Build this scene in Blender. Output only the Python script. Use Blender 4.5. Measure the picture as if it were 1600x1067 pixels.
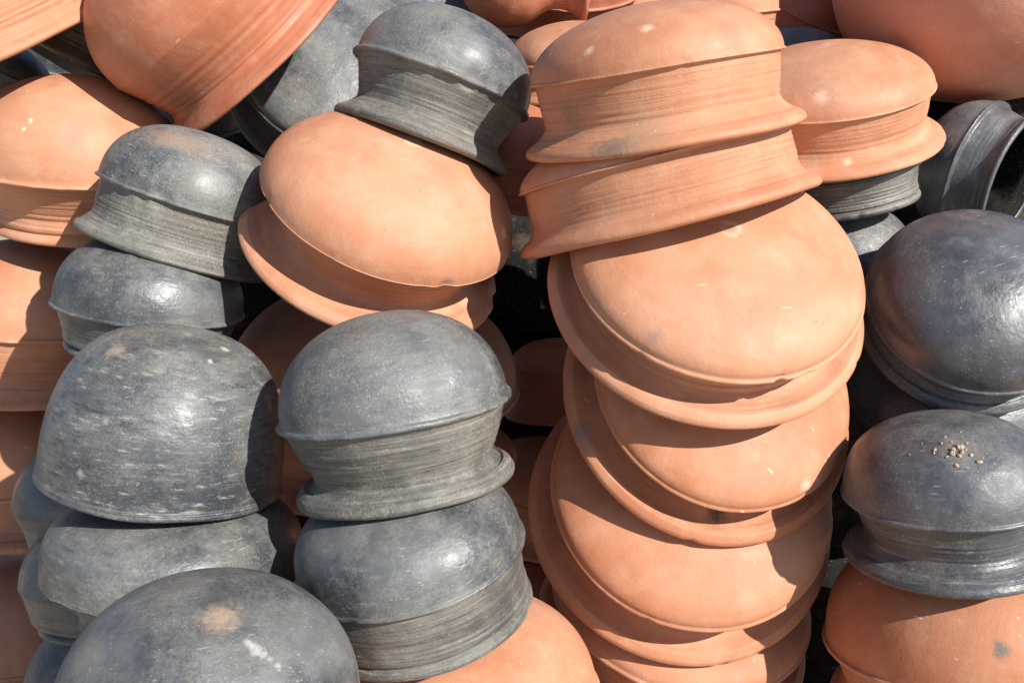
import bpy, math, random
import numpy as np
from mathutils import Matrix, Vector

for o in list(bpy.data.objects):
    bpy.data.objects.remove(o, do_unlink=True)
scene = bpy.context.scene
col = scene.collection

# ------------------------------------------------------------------ camera, sky, sun, exposure
PITCH = math.radians(16.0)
cam_d = bpy.data.cameras.new('camera')
cam_d.sensor_width = 36.0
cam_d.lens = 36.0 * 1537.0 / 1600.0
cam_d.clip_start = 0.02
cam_d.clip_end = 300.0
cam = bpy.data.objects.new('camera', cam_d)
col.objects.link(cam)
cam.location = (0, 0, 0)
cam.rotation_euler = (math.pi / 2 - PITCH, 0, 0)
scene.camera = cam

SUN_AZ, SUN_EL = math.radians(46.0), math.radians(36.0)      # azimuth: to the right of the camera's back
world = bpy.data.worlds.new('World')
scene.world = world
world.use_nodes = True
wn = world.node_tree
wn.nodes.clear()
sky = wn.nodes.new('ShaderNodeTexSky')
sky.sky_type = 'NISHITA'
sky.sun_disc = False
sky.sun_elevation = SUN_EL
sky.sun_rotation = math.pi - SUN_AZ
sky.air_density = 1.0
sky.dust_density = 0.7
sky.ozone_density = 3.0
bg = wn.nodes.new('ShaderNodeBackground')
bg.inputs['Strength'].default_value = 0.085
wo = wn.nodes.new('ShaderNodeOutputWorld')
wn.links.new(sky.outputs['Color'], bg.inputs['Color'])
wn.links.new(bg.outputs['Background'], wo.inputs['Surface'])

sun_d = bpy.data.lights.new('sun', 'SUN')
sun_d.energy = 5.0
sun_d.angle = math.radians(0.53)
sun_d.color = (1.0, 0.95, 0.87)
sun = bpy.data.objects.new('sun', sun_d)
col.objects.link(sun)
to_sun = Vector((math.sin(SUN_AZ) * math.cos(SUN_EL), -math.cos(SUN_AZ) * math.cos(SUN_EL), math.sin(SUN_EL)))
sun.rotation_euler = to_sun.to_track_quat('Z', 'Y').to_euler()
sun.location = to_sun * 5

vs = scene.view_settings
vs.view_transform = 'Standard'
vs.look = 'None'
vs.gamma = 1.0
vs.use_curve_mapping = False
vs.exposure = 0.40
scene.cycles.max_bounces = 5
scene.cycles.diffuse_bounces = 3
scene.cycles.glossy_bounces = 2

# ------------------------------------------------------------------ node helpers
class NT:
    def __init__(self, name):
        self.m = bpy.data.materials.new(name)
        self.m.use_nodes = True
        self.t = self.m.node_tree
        self.t.nodes.clear()
        self.out = self.t.nodes.new('ShaderNodeOutputMaterial')
        self.bsdf = self.t.nodes.new('ShaderNodeBsdfPrincipled')
        self.t.links.new(self.bsdf.outputs[0], self.out.inputs[0])
        self.co = self.t.nodes.new('ShaderNodeTexCoord').outputs['Object']
    def L(self, a, b): self.t.links.new(a, b)
    def put(self, sock, v):
        if isinstance(v, bpy.types.NodeSocket): self.L(v, sock)
        elif isinstance(v, (tuple, list)) and len(v) == 3 and sock.type == 'RGBA': sock.default_value = (*v, 1)
        else: sock.default_value = v
    def math(self, op, a, b=0.0, c=None, clamp=False):
        n = self.t.nodes.new('ShaderNodeMath'); n.operation = op; n.use_clamp = clamp
        self.put(n.inputs[0], a); self.put(n.inputs[1], b)
        if c is not None: self.put(n.inputs[2], c)
        return n.outputs[0]
    def vec(self, op, a, b=(0, 0, 0)):
        n = self.t.nodes.new('ShaderNodeVectorMath'); n.operation = op
        self.put(n.inputs[0], a); self.put(n.inputs[1], b)
        return n.outputs['Value'] if op in ('LENGTH', 'DISTANCE', 'DOT_PRODUCT') else n.outputs[0]
    def prop(self, name):
        n = self.t.nodes.new('ShaderNodeAttribute'); n.attribute_type = 'OBJECT'; n.attribute_name = name
        return n.outputs['Fac']
    def mapping(self, scale=(1, 1, 1), rot=(0, 0, 0), src=None):
        n = self.t.nodes.new('ShaderNodeMapping'); self.L(src or self.co, n.inputs[0])
        n.inputs['Scale'].default_value = scale; n.inputs['Rotation'].default_value = rot
        return n.outputs[0]
    def noise(self, scale, detail=3, rough=.55, src=None, w=None, dist=0.0):
        n = self.t.nodes.new('ShaderNodeTexNoise'); n.noise_dimensions = '3D'
        v = src or self.co
        if w: v = self.vec('ADD', v, (w * 1.7, -w * .9, w * 2.3))
        self.L(v, n.inputs['Vector'])
        n.inputs['Scale'].default_value = scale; n.inputs['Detail'].default_value = detail
        n.inputs['Roughness'].default_value = rough; n.inputs['Distortion'].default_value = dist
        return n.outputs['Fac']
    def voronoi(self, scale, src=None, w=None, rand=1.0):
        n = self.t.nodes.new('ShaderNodeTexVoronoi'); n.voronoi_dimensions = '4D' if w is not None else '3D'
        self.L(src or self.co, n.inputs['Vector'])
        if w is not None: self.put(n.inputs['W'], w)
        n.inputs['Scale'].default_value = scale; n.inputs['Randomness'].default_value = rand
        return n.outputs['Distance']
    def ramp(self, f, lo, hi, a=0.0, b=1.0, smooth=True):
        n = self.t.nodes.new('ShaderNodeMapRange'); n.interpolation_type = 'SMOOTHSTEP' if smooth else 'LINEAR'
        self.put(n.inputs[0], f); self.put(n.inputs[1], lo); self.put(n.inputs[2], hi); self.put(n.inputs[3], a); self.put(n.inputs[4], b)
        return n.outputs[0]
    def mix(self, f, a, b, mode='MIX'):
        n = self.t.nodes.new('ShaderNodeMix'); n.data_type = 'RGBA'; n.blend_type = mode
        self.put(n.inputs[0], f); self.put(n.inputs[6], a); self.put(n.inputs[7], b)
        return n.outputs[2]
    def bump(self, h, strength, dist, normal=None):
        n = self.t.nodes.new('ShaderNodeBump'); self.put(n.inputs['Height'], h)
        n.inputs['Strength'].default_value = strength; n.inputs['Distance'].default_value = dist
        if normal is not None: self.L(normal, n.inputs['Normal'])
        return n.outputs[0]
    def seeded(self):
        """object coordinates pushed apart by the pot's own seed"""
        s = self.prop('seed')
        n = self.t.nodes.new('ShaderNodeCombineXYZ')
        self.L(self.math('MULTIPLY', s, 1.37), n.inputs[0]); self.L(self.math('MULTIPLY', s, 2.11), n.inputs[1]); self.L(self.math('MULTIPLY', s, .73), n.inputs[2])
        return self.vec('ADD', self.co, n.outputs[0]), s
    def strokes(self, src, scale, stretch, rots, thr, gate, lo):
        """short straw-like scuffs lying in a few directions, gathered where the gate is high"""
        acc = None
        for i, r in enumerate(rots):
            v = self.voronoi(scale, self.mapping((1, stretch, 1), r, src))
            m = self.ramp(v, thr, thr * .4)
            g = self.ramp(gate, lo, lo + .06) if i % 2 == 0 else self.ramp(gate, 1 - lo, .94 - lo)
            m = self.math('MULTIPLY', m, g)
            acc = m if acc is None else self.math('MAXIMUM', acc, m)
        return acc
    def wsum(self, *terms):
        acc = None
        for k, f in terms:
            m = self.math('MULTIPLY', f, k)
            acc = m if acc is None else self.math('ADD', acc, m)
        return acc

ROTS = [(.3, .2, .9), (1.1, .5, 2.2)]

def spot_mask(n, c, r, soft=.5):
    """one stain at local point c with radii r"""
    if not hasattr(n, 'warp'):
        n.warp = n.math('MULTIPLY', n.math('SUBTRACT', n.noise(130, 5, .8), .5), 2.2)
    warp = n.warp
    d = n.vec('SUBTRACT', n.co, c)
    d = n.vec('DIVIDE', d, r)
    l = n.math('ADD', n.vec('LENGTH', d), warp)
    return n.ramp(l, 1.3, soft * .3)

def terracotta(name, base, dark, pale, neck=False, rough=.55, spots=()):
    n = NT(name)
    src, s = n.seeded()
    big = n.noise(9, 2, .5, src)
    mid = n.noise(30, 4, .65, src)
    c = n.mix(n.ramp(big, .30, .62, .25, 1), dark, base)
    c = n.mix(n.ramp(mid, .42, .75, 0, .4), c, pale)
    # the turning of the wheel: fine lines round the axis
    lines = n.noise(1.0, 3, .65, n.mapping((6, 6, 360 if neck else 170), src=src))
    if neck:
        c = n.mix(n.ramp(lines, .52, .70, 0, .45), c, tuple(x * .55 for x in dark))
        c = n.mix(n.ramp(lines, .44, .30, 0, .35), c, pale)
    else:
        c = n.mix(n.ramp(lines, .52, .78, 0, .3), c, dark)
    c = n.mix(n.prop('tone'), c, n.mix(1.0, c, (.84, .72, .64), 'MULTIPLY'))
    gate = n.noise(13, 2, .5, src, w=2.2)
    # a trace of grey smoke from the firing, dust of the yard
    c = n.mix(n.math('MULTIPLY', n.ramp(big, .60, .74), n.math('MULTIPLY', n.prop('smoke'), .7)), c, (.15, .11, .09))
    dust = n.math('MULTIPLY', n.ramp(n.noise(21, 5, .75, src, w=4.4), .48, .72), n.prop('dust'))
    c = n.mix(n.math('MULTIPLY', dust, .38), c, (.72, .52, .38))
    scuff = n.strokes(src, 75, .15, ROTS, .12, gate, .53)
    c = n.mix(n.math('MULTIPLY', scuff, n.prop('scuff')), c, (.80, .56, .40))
    pv = n.voronoi(170, src)
    c = n.mix(n.math('MULTIPLY', n.ramp(pv, .17, .09), n.ramp(mid, .56, .66, 0, .30)), c, (.80, .60, .45))
    pits = n.math('MULTIPLY', n.ramp(pv, .15, .07), n.ramp(n.noise(61, 3, .6, src, w=3.3), .60, .68))
    c = n.mix(n.math('MULTIPLY', pits, .45), c, tuple(x * .3 for x in dark))
    edge = n.ramp(n.t.nodes.new('ShaderNodeNewGeometry').outputs['Pointiness'], .525, .60)
    c = n.mix(n.math('MULTIPLY', edge, n.ramp(mid, .40, .58, .1, .75)), c, (.74, .50, .36))
    for (pc, pr, pcol, soft, amt) in spots:
        c = n.mix(n.math('MULTIPLY', spot_mask(n, pc, pr, soft), amt), c, pcol)
    n.put(n.bsdf.inputs['Base Color'], c)
    n.put(n.bsdf.inputs['Roughness'], n.ramp(mid, .3, .7, rough - .07, rough + .13))
    n.bsdf.inputs['Specular IOR Level'].default_value = .36
    h = n.wsum((.0009 if neck else .00022, lines), (.00042, n.noise(330, 3, .7, src)), (.0011, n.noise(45, 2, .5, src)), (-.0006, pits), (.0003, scuff))
    n.L(n.bump(h, .9, 1.0), n.bsdf.inputs['Normal'])
    return n.m

def blackware(name, base, dark, dustc, neck=False, rough=.42, brush=.3, spots=(), spec=.9):
    n = NT(name)
    src, s = n.seeded()
    big = n.noise(9, 3, .6, src)
    mid = n.noise(34, 5, .68, src)
    c = n.mix(n.ramp(big, .38, .60), dark, base)
    c = n.mix(n.ramp(mid, .46, .72, 0, .4), c, tuple(x * 1.6 for x in base))
    lines = n.noise(1.0, 4, .7, n.mapping((12, 12, 380) if neck else (45, 45, 230), (.05, .04, 0), src))
    gate = n.noise(15, 3, .55, src, w=2.2)
    if neck:
        c = n.mix(n.ramp(lines, .49, .62, 0, .7), c, tuple(x * .5 for x in dark))
        c = n.mix(n.ramp(lines, .42, .33, 0, .6), c, dustc)
    else:
        br = n.prop('brush')
        c = n.mix(n.math('MULTIPLY', n.math('MULTIPLY', n.ramp(lines, .48, .68), n.ramp(mid, .35, .6, .35, 1.)), br), c, tuple(x * .5 for x in dark))
        c = n.mix(n.math('MULTIPLY', n.ramp(lines, .43, .30), br), c, dustc)
    grain = n.noise(260, 3, .7, src)
    dust = n.math('MULTIPLY', n.ramp(n.noise(14, 6, .78, src, w=4.4), .42, .68), n.prop('dust'))
    dust = n.math('MULTIPLY', dust, n.ramp(grain, .36, .62, .3, 1.0))
    up = n.t.nodes.new('ShaderNodeSeparateXYZ')
    n.L(n.t.nodes.new('ShaderNodeNewGeometry').outputs['Normal'], up.inputs[0])
    settle = n.math('MULTIPLY', n.ramp(up.outputs[2], .45, 1.0), n.ramp(n.noise(24, 5, .75, src, w=8.2), .36, .66, .15, .85))
    settle = n.math('MULTIPLY', settle, n.prop('settle'))
    dust = n.math('MAXIMUM', dust, n.math('MULTIPLY', settle, n.ramp(grain, .34, .6, .45, 1.0)))
    c = n.mix(dust, c, n.mix(settle, dustc, (.27, .235, .185)))
    c = n.mix(n.ramp(gate, .56, .72, 0, .32), c, (.19, .135, .095))
    fleck = n.math('MULTIPLY', n.ramp(n.noise(560, 2, .6, src), .53, .66), n.ramp(gate, .38, .60, .12, 1.0))
    fleck = n.math('MULTIPLY', fleck, n.math('MULTIPLY', n.prop('dust'), 1.3, clamp=True))
    c = n.mix(n.math('MULTIPLY', fleck, .45), c, (.44, .42, .36))
    scuff = n.strokes(src, 190, .09, ROTS, .15, gate, .44)
    c = n.mix(n.math('MULTIPLY', scuff, .42), c, (.46, .45, .42))
    pv = n.voronoi(230, src)
    speck = n.math('MULTIPLY', n.ramp(pv, .2, .1), n.ramp(mid, .5, .6))
    c = n.mix(n.math('MULTIPLY', speck, .28), c, (.50, .48, .43))
    for (pc, pr, pcol, soft, amt) in spots:
        c = n.mix(n.math('MULTIPLY', spot_mask(n, pc, pr, soft), amt), c, pcol)
    n.put(n.bsdf.inputs['Base Color'], c)
    r = n.math('ADD', n.ramp(mid, .3, .72, rough - .10, rough + .16), n.math('MULTIPLY', dust, .25))
    r = n.math('ADD', r, n.ramp(gate, .40, .64, -.06, .12))
    n.put(n.bsdf.inputs['Roughness'], r)
    n.bsdf.inputs['Specular IOR Level'].default_value = spec
    h = n.wsum((.0010 if neck else .0003 + brush * .0005, lines), (.00035, grain), (.0012, n.noise(55, 3, .55, src)), (.0003, speck), (.00025, fleck))
    n.L(n.bump(h, .9, 1.0), n.bsdf.inputs['Normal'])
    return n.m

O_BASE, O_DARK, O_PALE = (.57, .278, .166), (.47, .192, .100), (.64, .36, .24)
P_BASE, P_DARK, P_PALE = (.56, .255, .185), (.48, .185, .115), (.62, .34, .26)
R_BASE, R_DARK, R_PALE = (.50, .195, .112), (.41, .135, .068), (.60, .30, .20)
G_BASE, G_DARK, G_DUST = (.120, .126, .130), (.036, .042, .052), (.31, .295, .245)
K_BASE, K_DARK, K_DUST = (.082, .088, .101), (.038, .041, .051), (.25, .25, .245)

# stains, soot and scrapes: local point, radii, colour, softness, amount
SPOTS = {
    'F': [((0.0332, 0.0029, 0.0992), (0.016, 0.016, 0.01), (0.42, 0.3, 0.21), 0.3, 0.85), ((0.0573, 0.0203, 0.0906), (0.004, 0.004, 0.004), (0.42, 0.42, 0.39), 0.5, 0.7), ((0.06, 0.023, 0.0891), (0.005, 0.005, 0.005), (0.46, 0.46, 0.42), 0.5, 0.75), ((0.0632, 0.0262, 0.0869), (0.0055, 0.0055, 0.0055), (0.46, 0.46, 0.42), 0.5, 0.75), ((0.0659, 0.0301, 0.0846), (0.004, 0.004, 0.004), (0.42, 0.42, 0.38), 0.5, 0.7), ((0.069, 0.0344, 0.0816), (0.003, 0.003, 0.003), (0.4, 0.4, 0.36), 0.5, 0.6), ((0.0723, 0.0392, 0.0779), (0.003, 0.003, 0.003), (0.4, 0.4, 0.36), 0.5, 0.6), ((0.0155, -0.0876, 0.0721), (0.02, 0.02, 0.02), (0.3, 0.27, 0.2), 0.2, 0.5)],
    'S1a': [((-0.0458, -0.0607, 0.1397), (0.011, 0.011, 0.011), (0.36, 0.29, 0.22), 0.2, 0.7), ((0.0488, -0.0317, 0.1503), (0.0045, 0.0045, 0.0045), (0.55, 0.53, 0.48), 0.5, 0.8), ((0.0404, -0.061, 0.1419), (0.003, 0.003, 0.003), (0.55, 0.53, 0.48), 0.5, 0.8), ((-0.0387, -0.1035, 0.0829), (0.004, 0.004, 0.004), (0.4, 0.4, 0.38), 0.5, 0.5), ((-0.055, -0.1034, 0.0314), (0.005, 0.005, 0.005), (0.4, 0.4, 0.38), 0.4, 0.6), ((0.0126, -0.1104, 0.0804), (0.007, 0.007, 0.007), (0.3, 0.3, 0.29), 0.3, 0.5)],
    'RD': [((0.089, 0.1042, 0.0516), (0.008, 0.008, 0.011), (0.11, 0.125, 0.12), 0.4, 0.9), ((0.1315, 0.0034, 0.0624), (0.03, 0.03, 0.03), (0.36, 0.15, 0.075), 0.0, 0.5)],
    'C3a': [((-0.0468, -0.1399, -0.0658), (0.03, 0.03, 0.012), (0.13, 0.12, 0.095), 0.1, 0.8), ((-0.0872, -0.0919, -0.0337), (0.022, 0.022, 0.022), (0.24, 0.16, 0.1), 0.1, 0.6), ((-0.0186, -0.1321, -0.0567), (0.03, 0.03, 0.03), (0.34, 0.24, 0.15), 0.1, 0.55), ((-0.002, -0.1118, 0.0371), (0.007, 0.007, 0.007), (0.74, 0.5, 0.34), 0.4, 0.8), ((-0.0591, -0.1088, 0.0261), (0.006, 0.006, 0.006), (0.74, 0.5, 0.34), 0.4, 0.8)],
    'C3c': [((0.1142, -0.0876, 0.019), (0.009, 0.009, 0.009), (0.3, 0.2, 0.19), 0.1, 0.55), ((0.1261, -0.0268, 0.0289), (0.012, 0.012, 0.012), (0.42, 0.2, 0.12), 0.1, 0.35), ((0.1541, 0.0576, -0.0403), (0.02, 0.02, 0.008), (0.3, 0.22, 0.15), 0.2, 0.4)],
    'C3d': [((0.1112, 0.0793, -0.0386), (0.014, 0.014, 0.006), (0.07, 0.055, 0.04), 0.2, 0.85), ((0.137, -0.0856, -0.0354), (0.013, 0.013, 0.013), (0.2, 0.17, 0.14), 0.1, 0.75), ((0.1443, -0.0735, -0.0356), (0.01, 0.01, 0.01), (0.2, 0.17, 0.14), 0.1, 0.6), ((0.0475, 0.1305, 0.0129), (0.008, 0.008, 0.008), (0.75, 0.58, 0.44), 0.3, 0.6)],
    'P1': [((-0.007, -0.1149, 0.0635), (0.018, 0.018, 0.018), (0.33, 0.22, 0.19), 0.1, 0.6), ((-0.0518, -0.0935, 0.0738), (0.004, 0.004, 0.004), (0.75, 0.58, 0.46), 0.4, 0.9), ((-0.0599, -0.0977, 0.0643), (0.0032, 0.0032, 0.0032), (0.75, 0.58, 0.46), 0.4, 0.9), ((0.0017, -0.0988, 0.0818), (0.006, 0.006, 0.006), (0.4, 0.25, 0.2), 0.2, 0.5)],
    'M': [((-0.0882, -0.0882, -0.0494), (0.006, 0.006, 0.006), (0.74, 0.5, 0.34), 0.4, 0.8), ((-0.1071, -0.057, -0.0459), (0.014, 0.014, 0.014), (0.36, 0.24, 0.17), 0.1, 0.55), ((-0.098, -0.06, 0.0261), (0.01, 0.01, 0.01), (0.8, 0.55, 0.4), 0.3, 0.6)],
    'RC': [((0.0631, 0.0089, 0.0669), (0.022, 0.022, 0.022), (0.28, 0.26, 0.22), 0.0, 0.6), ((0.0204, -0.0763, 0.0567), (0.03, 0.03, 0.03), (0.17, 0.115, 0.08), 0.0, 0.5)],
    'T': [((-0.0022, 0.1239, -0.0564), (0.026, 0.026, 0.026), (0.62, 0.48, 0.4), 0.1, 0.5), ((-0.0046, 0.131, 0.0363), (0.008, 0.008, 0.008), (0.85, 0.68, 0.52), 0.4, 0.7), ((0.0896, 0.1147, 0.0002), (0.012, 0.012, 0.012), (0.4, 0.27, 0.22), 0.1, 0.5)],
    'G1': [((0.065, 0.0331, 0.0649), (0.05, 0.05, 0.012), (0.34, 0.22, 0.14), 0.1, 0.6), ((0.0446, 0.0915, 0.0241), (0.03, 0.03, 0.03), (0.24, 0.23, 0.2), 0.0, 0.5)],
    'R': [((-0.1009, 0.1026, -0.0574), (0.03, 0.03, 0.03), (0.16, 0.09, 0.06), 0.0, 0.7), ((-0.1146, 0.105, -0.0256), (0.02, 0.02, 0.02), (0.3, 0.12, 0.07), 0.0, 0.5)],
    'RB': [((-0.0348, -0.0882, 0.0463), (0.04, 0.04, 0.04), (0.075, 0.05, 0.048), 0.0, 0.6)],
}

MATS = {}
def mats_for(key, colr):
    """body and neck material of a pot"""
    sp = SPOTS.get(key)
    k = (colr, key if sp else None)
    if k not in MATS:
        tag = ' ' + key if sp else ''
        sp = sp or ()
        if colr == 'o':
            MATS[k] = (terracotta('terracotta' + tag, O_BASE, O_DARK, O_PALE, spots=sp), terracotta('terracotta neck' + tag, O_BASE, O_DARK, O_PALE, True, .62, sp))
        elif colr == 'p':
            MATS[k] = (terracotta('pink clay' + tag, P_BASE, P_DARK, P_PALE, rough=.56, spots=sp),) * 2
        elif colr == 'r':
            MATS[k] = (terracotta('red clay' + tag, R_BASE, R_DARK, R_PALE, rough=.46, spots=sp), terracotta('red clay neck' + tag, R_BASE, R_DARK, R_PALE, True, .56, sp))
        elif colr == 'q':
            MATS[k] = (blackware('shade-dark clay', (.020, .019, .019), (.011, .011, .011), (.05, .045, .04), rough=.8, spec=.12),) * 2  # near-black: shade of the gaps and pot mouth put into the colour
        elif colr == 'k':
            MATS[k] = (blackware('black clay' + tag, K_BASE, K_DARK, K_DUST, rough=.44, brush=.15, spots=sp), blackware('black clay neck' + tag, K_BASE, K_DARK, K_DUST, True, .44, .25, sp))
        else:
            MATS[k] = (blackware('grey clay' + tag, G_BASE, G_DARK, G_DUST, rough=.49, spots=sp), blackware('grey clay neck' + tag, (.135, .130, .116), (.070, .068, .062), (.34, .315, .255), True, .58, .35, sp))
    return MATS[k]

# ------------------------------------------------------------------ outline of a pot
def catmull(pts,k):
    pts=np.array(pts,float); P=np.vstack([2*pts[0]-pts[1],pts,2*pts[-1]-pts[-2]]); o=[]
    for i in range(1,len(P)-2):
        p0,p1,p2,p3=P[i-1:i+3]
        for t in np.arange(k)/k:
            o.append(.5*((2*p1)+(-p0+p2)*t+(2*p0-5*p1+4*p2-p3)*t*t+(-p0+3*p1-3*p2+p3)*t**3))
    o.append(P[-2]); return np.array(o)
def profile(p,nd=30,kn=6):
    """outer+inner outline of a pot in units of its ridge radius, apex first.
    returns pts (r,h), idx of the ridge end, the rim start, rim end"""
    hd,n,hr,rr,rn,L=p['hd'],p['n'],p['hr'],p['rr'],p['rn'],p['lip']
    th=.055
    t=np.linspace(np.pi/2,0.0,nd); ti=np.linspace(0,np.pi/2,12)
    if p.get('kind')=='bell':
        rs=p['rs']; h0=hr
        dome=np.stack([rs*np.cos(t)**(2/n),h0+(hd-h0)*np.sin(t)**(2/n)],1)
        dome[0,0]=0
        rest=catmull([dome[-1],(rs+.01,h0*.55),(rs+(rr-rs)*.35,h0*.22),(rr-.016,.034)],kn)[1:]
        lipc=[(rr-.006,.022),(rr,.006),(rr-.003,-.010),(rr-.015,-.02),(rr-.035,-.022),(rr-.06,-.012)]
        outer=np.vstack([dome,rest]); i1=len(dome); i2=len(outer)
        outer=np.vstack([outer,lipc]); i3=len(outer)
        inner=np.vstack([catmull([(rr-.1,.01),(rs-th+.01,h0*.5),(rs-th,h0)],kn),
            np.stack([(rs-th)*np.cos(ti)**(2/n),h0+(hd-h0-th)*np.sin(ti)**(2/n)],1)[1:]])
        inner[-1,0]=0
        return np.vstack([outer,inner]),(i1,i2,i3)
    if p.get('kind')=='jar':
        dome=np.stack([np.cos(t)**(2/n),hd*np.sin(t)**(2/n)],1); dome[0,0]=0
        low=catmull([dome[-1],(.97,-.28),(.82,-.62),(.56,-.9),(.45,-1.06)],6)[1:]
        neck=catmull([(.44,-1.09),(.415,-1.28),(.45,-1.52),(.53,-1.68)],6)
        lipc=np.array([(.58,-1.72),(.605,-1.77),(.6,-1.82),(.56,-1.84),(.52,-1.82)])
        outer=np.vstack([dome,low,neck]); i1=len(dome)+len(low); i2=len(outer); outer=np.vstack([outer,lipc]); i3=len(outer)
        inner=np.vstack([catmull([(.47,-1.66),(.37,-1.3),(.39,-1.08),(.76,-.6),(.93,0)],6),np.stack([.93*np.cos(ti),(hd-.07)*np.sin(ti)],1)[1:]])
        inner[-1,0]=0
        return np.vstack([outer,inner]),(i1,i2,i3)
    b=.026*L
    # dome ends a little inside the ridge so that the ridge stands proud
    dome=np.stack([(1-b)*np.cos(t)**(2/n),.026*L+(hd-.026*L)*np.sin(t)**(2/n)],1); dome[0,0]=0
    ridge=[(1-.62*b,.020*L),(1-.22*b,.014*L),(1,.002*L),(1-.12*b,-.010*L),(1-.6*b,-.017*L),(1-1.25*b-.004,-.019*L)]
    r0=1-1.7*b-.008-p.get('uc',.012)
    s=p.get('nk',.62)
    g=p.get('lipt',1.)
    neck=catmull([(r0,-.026*L-.004),(r0+(rn-r0)*p.get('nm',.62),-.03-(hr-.03)*s*.55),(rn,-.03-(hr-.03)*s),
                  (rn+(rr-rn)*.34,-.03-(hr-.03)*(s+(1-s)*.42)),(rr-.055*g,-hr+.075*g)],kn*2)
    lipc=catmull([(rr-.016*g,-hr+.046*g),(rr,-hr+.012*g),(rr-.010*g,-hr-.014*g),(rr-.045*g,-hr-.026*g),(rr-.085*g,-hr-.004)],3)
    outer=np.vstack([dome,ridge,neck]); i1=len(dome)+len(ridge); i2=len(outer)
    outer=np.vstack([outer,lipc]); i3=len(outer)
    inner=np.vstack([catmull([(rn+(rr-rn)*.3-th,-hr*.82),(rn-th,-.03-(hr-.03)*s),(r0-th-.01,-.05),(.955-th,.03)],kn),
        np.stack([(.955-th)*np.cos(ti)**(2/n),.03+(hd-.03-th)*np.sin(ti)**(2/n)],1)[1:]])
    inner[-1,0]=0
    return np.vstack([outer,inner]),(i1,i2,i3)
# ------------------------------------------------------------------ pot builder
def smooth_noise(rng, n, kmax, p=1.0):
    t = np.linspace(0, 2 * np.pi, n, endpoint=False)
    o = np.zeros(n)
    for k in range(2, kmax):
        o += rng.normal() / k ** p * np.cos(k * t + rng.uniform(0, 6.28))
    return o / (np.abs(o).max() + 1e-9)

def pot_grid(p, seed, nseg):
    rng = np.random.RandomState(seed)
    pr, (i1, i2, i3) = profile(p)
    R = p['Rw']
    m = len(pr)
    t = np.linspace(0, 2 * np.pi, nseg, endpoint=False)
    r = np.repeat(pr[:, :1], nseg, 1)
    h = np.repeat(pr[:, 1:], nseg, 1)
    rough = p.get('rough', 1.0)
    # out of round, wall a little uneven
    r *= 1 + .006 * rough * smooth_noise(rng, nseg, 5)[None]
    prof_w = np.clip(np.abs(pr[:, 1] - p['hd']) / max(p['hd'], .2), 0, 1)[:, None]
    h += .010 * rough * prof_w * smooth_noise(rng, nseg, 6)[None]
    # low lumps of the beaten base
    for _ in range(9):
        a, hh = rng.uniform(0, 6.28), rng.uniform(-.1, p['hd'])
        d = np.exp(-((np.angle(np.exp(1j * (t - a)))[None] * np.maximum(pr[:, :1], .1)) ** 2 + (pr[:, 1:] - hh) ** 2) / .05)
        r += rng.normal() * .007 * rough * d * np.clip(pr[:, :1] / .3, 0, 1)
    # ragged ridge
    is_bell = p.get('kind') == 'bell'
    if not is_bell and p.get('kind') != 'jar':
        w = np.exp(-((np.arange(m) - (i1 - 4)) / 2.4) ** 2)[:, None]
        w[i2:] = 0
        rag = .55 * smooth_noise(rng, nseg, 14, .7) + .45 * smooth_noise(rng, nseg, 46, .25)
        r += w * .0045 * p['lip'] * rough * rag[None]
        h += w * .0065 * p['lip'] * rough * np.roll(rag, 17)[None]
    # throwing rings down the neck
    if i2 > i1:
        hh = pr[i1:i2, 1]
        u = (hh - hh.min()) / max(np.ptp(hh), 1e-6)
        amp = .0042 * p.get('rings', 1.0) * np.sin(np.pi * np.clip(u * 1.05, 0, 1)) ** .7
        f = p.get('nring', 9)
        ph = u * 2 * np.pi * f + 1.3 * np.sin(u * 11 + seed) + .7 * np.sin(u * 23 + 2 * seed)
        amp = amp * (1 + .6 * np.sin(u * 17 + seed * 3))
        wob = .25 * smooth_noise(rng, nseg, 5)[None]
        r[i1:i2] += amp[:, None] * np.sin(ph[:, None] + wob * 3)
    # small knocks along ridge and lip
    # lip
    lipn = smooth_noise(rng, nseg, 9)
    h[i2 - 4:i3] += .007 * rough * lipn[None]
    x = R * r * np.cos(t)[None]; y = R * r * np.sin(t)[None]; z = R * h
    G = np.stack([x, y, z], -1)
    knocks = list(CHIPS.get(p.get('key'), []))
    if R > .08 and not is_bell and p.get('kind') != 'jar':
        for _ in range(7):
            a = rng.uniform(0, 6.28); row = (i1 - 4) if rng.rand() < .6 else (i2 + 4)
            knocks.append((tuple(G[row, int(a / 6.2832 * nseg) % nseg]), rng.uniform(.004, .009), rng.uniform(.0006, .0019)))
    for c, rad, dep in knocks:
        d = np.linalg.norm(G - np.array(c), axis=-1)
        w = np.clip(1 - d / rad, 0, 1) ** .6
        rr_ = np.maximum(np.hypot(G[..., 0], G[..., 1]), 1e-6)
        w[i3:] = 0
        G[..., 0] -= w * dep * G[..., 0] / rr_
        G[..., 1] -= w * dep * G[..., 1] / rr_
        G[..., 2] += w * dep * .5 * (1 if c[2] < -.02 else .3)
    return G, (i1, i2, i3)

def mesh_from(name, co, faces, normals=None):
    me = bpy.data.meshes.new(name)
    me.from_pydata(co.tolist(), [], faces.tolist() if isinstance(faces, np.ndarray) else faces)
    me.update()
    for pl in (me.polygons,):
        pl.foreach_set('use_smooth', np.ones(len(pl), dtype=bool))
    if normals is not None:
        me.normals_split_custom_set_from_vertices(normals.tolist())
    return me

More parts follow.
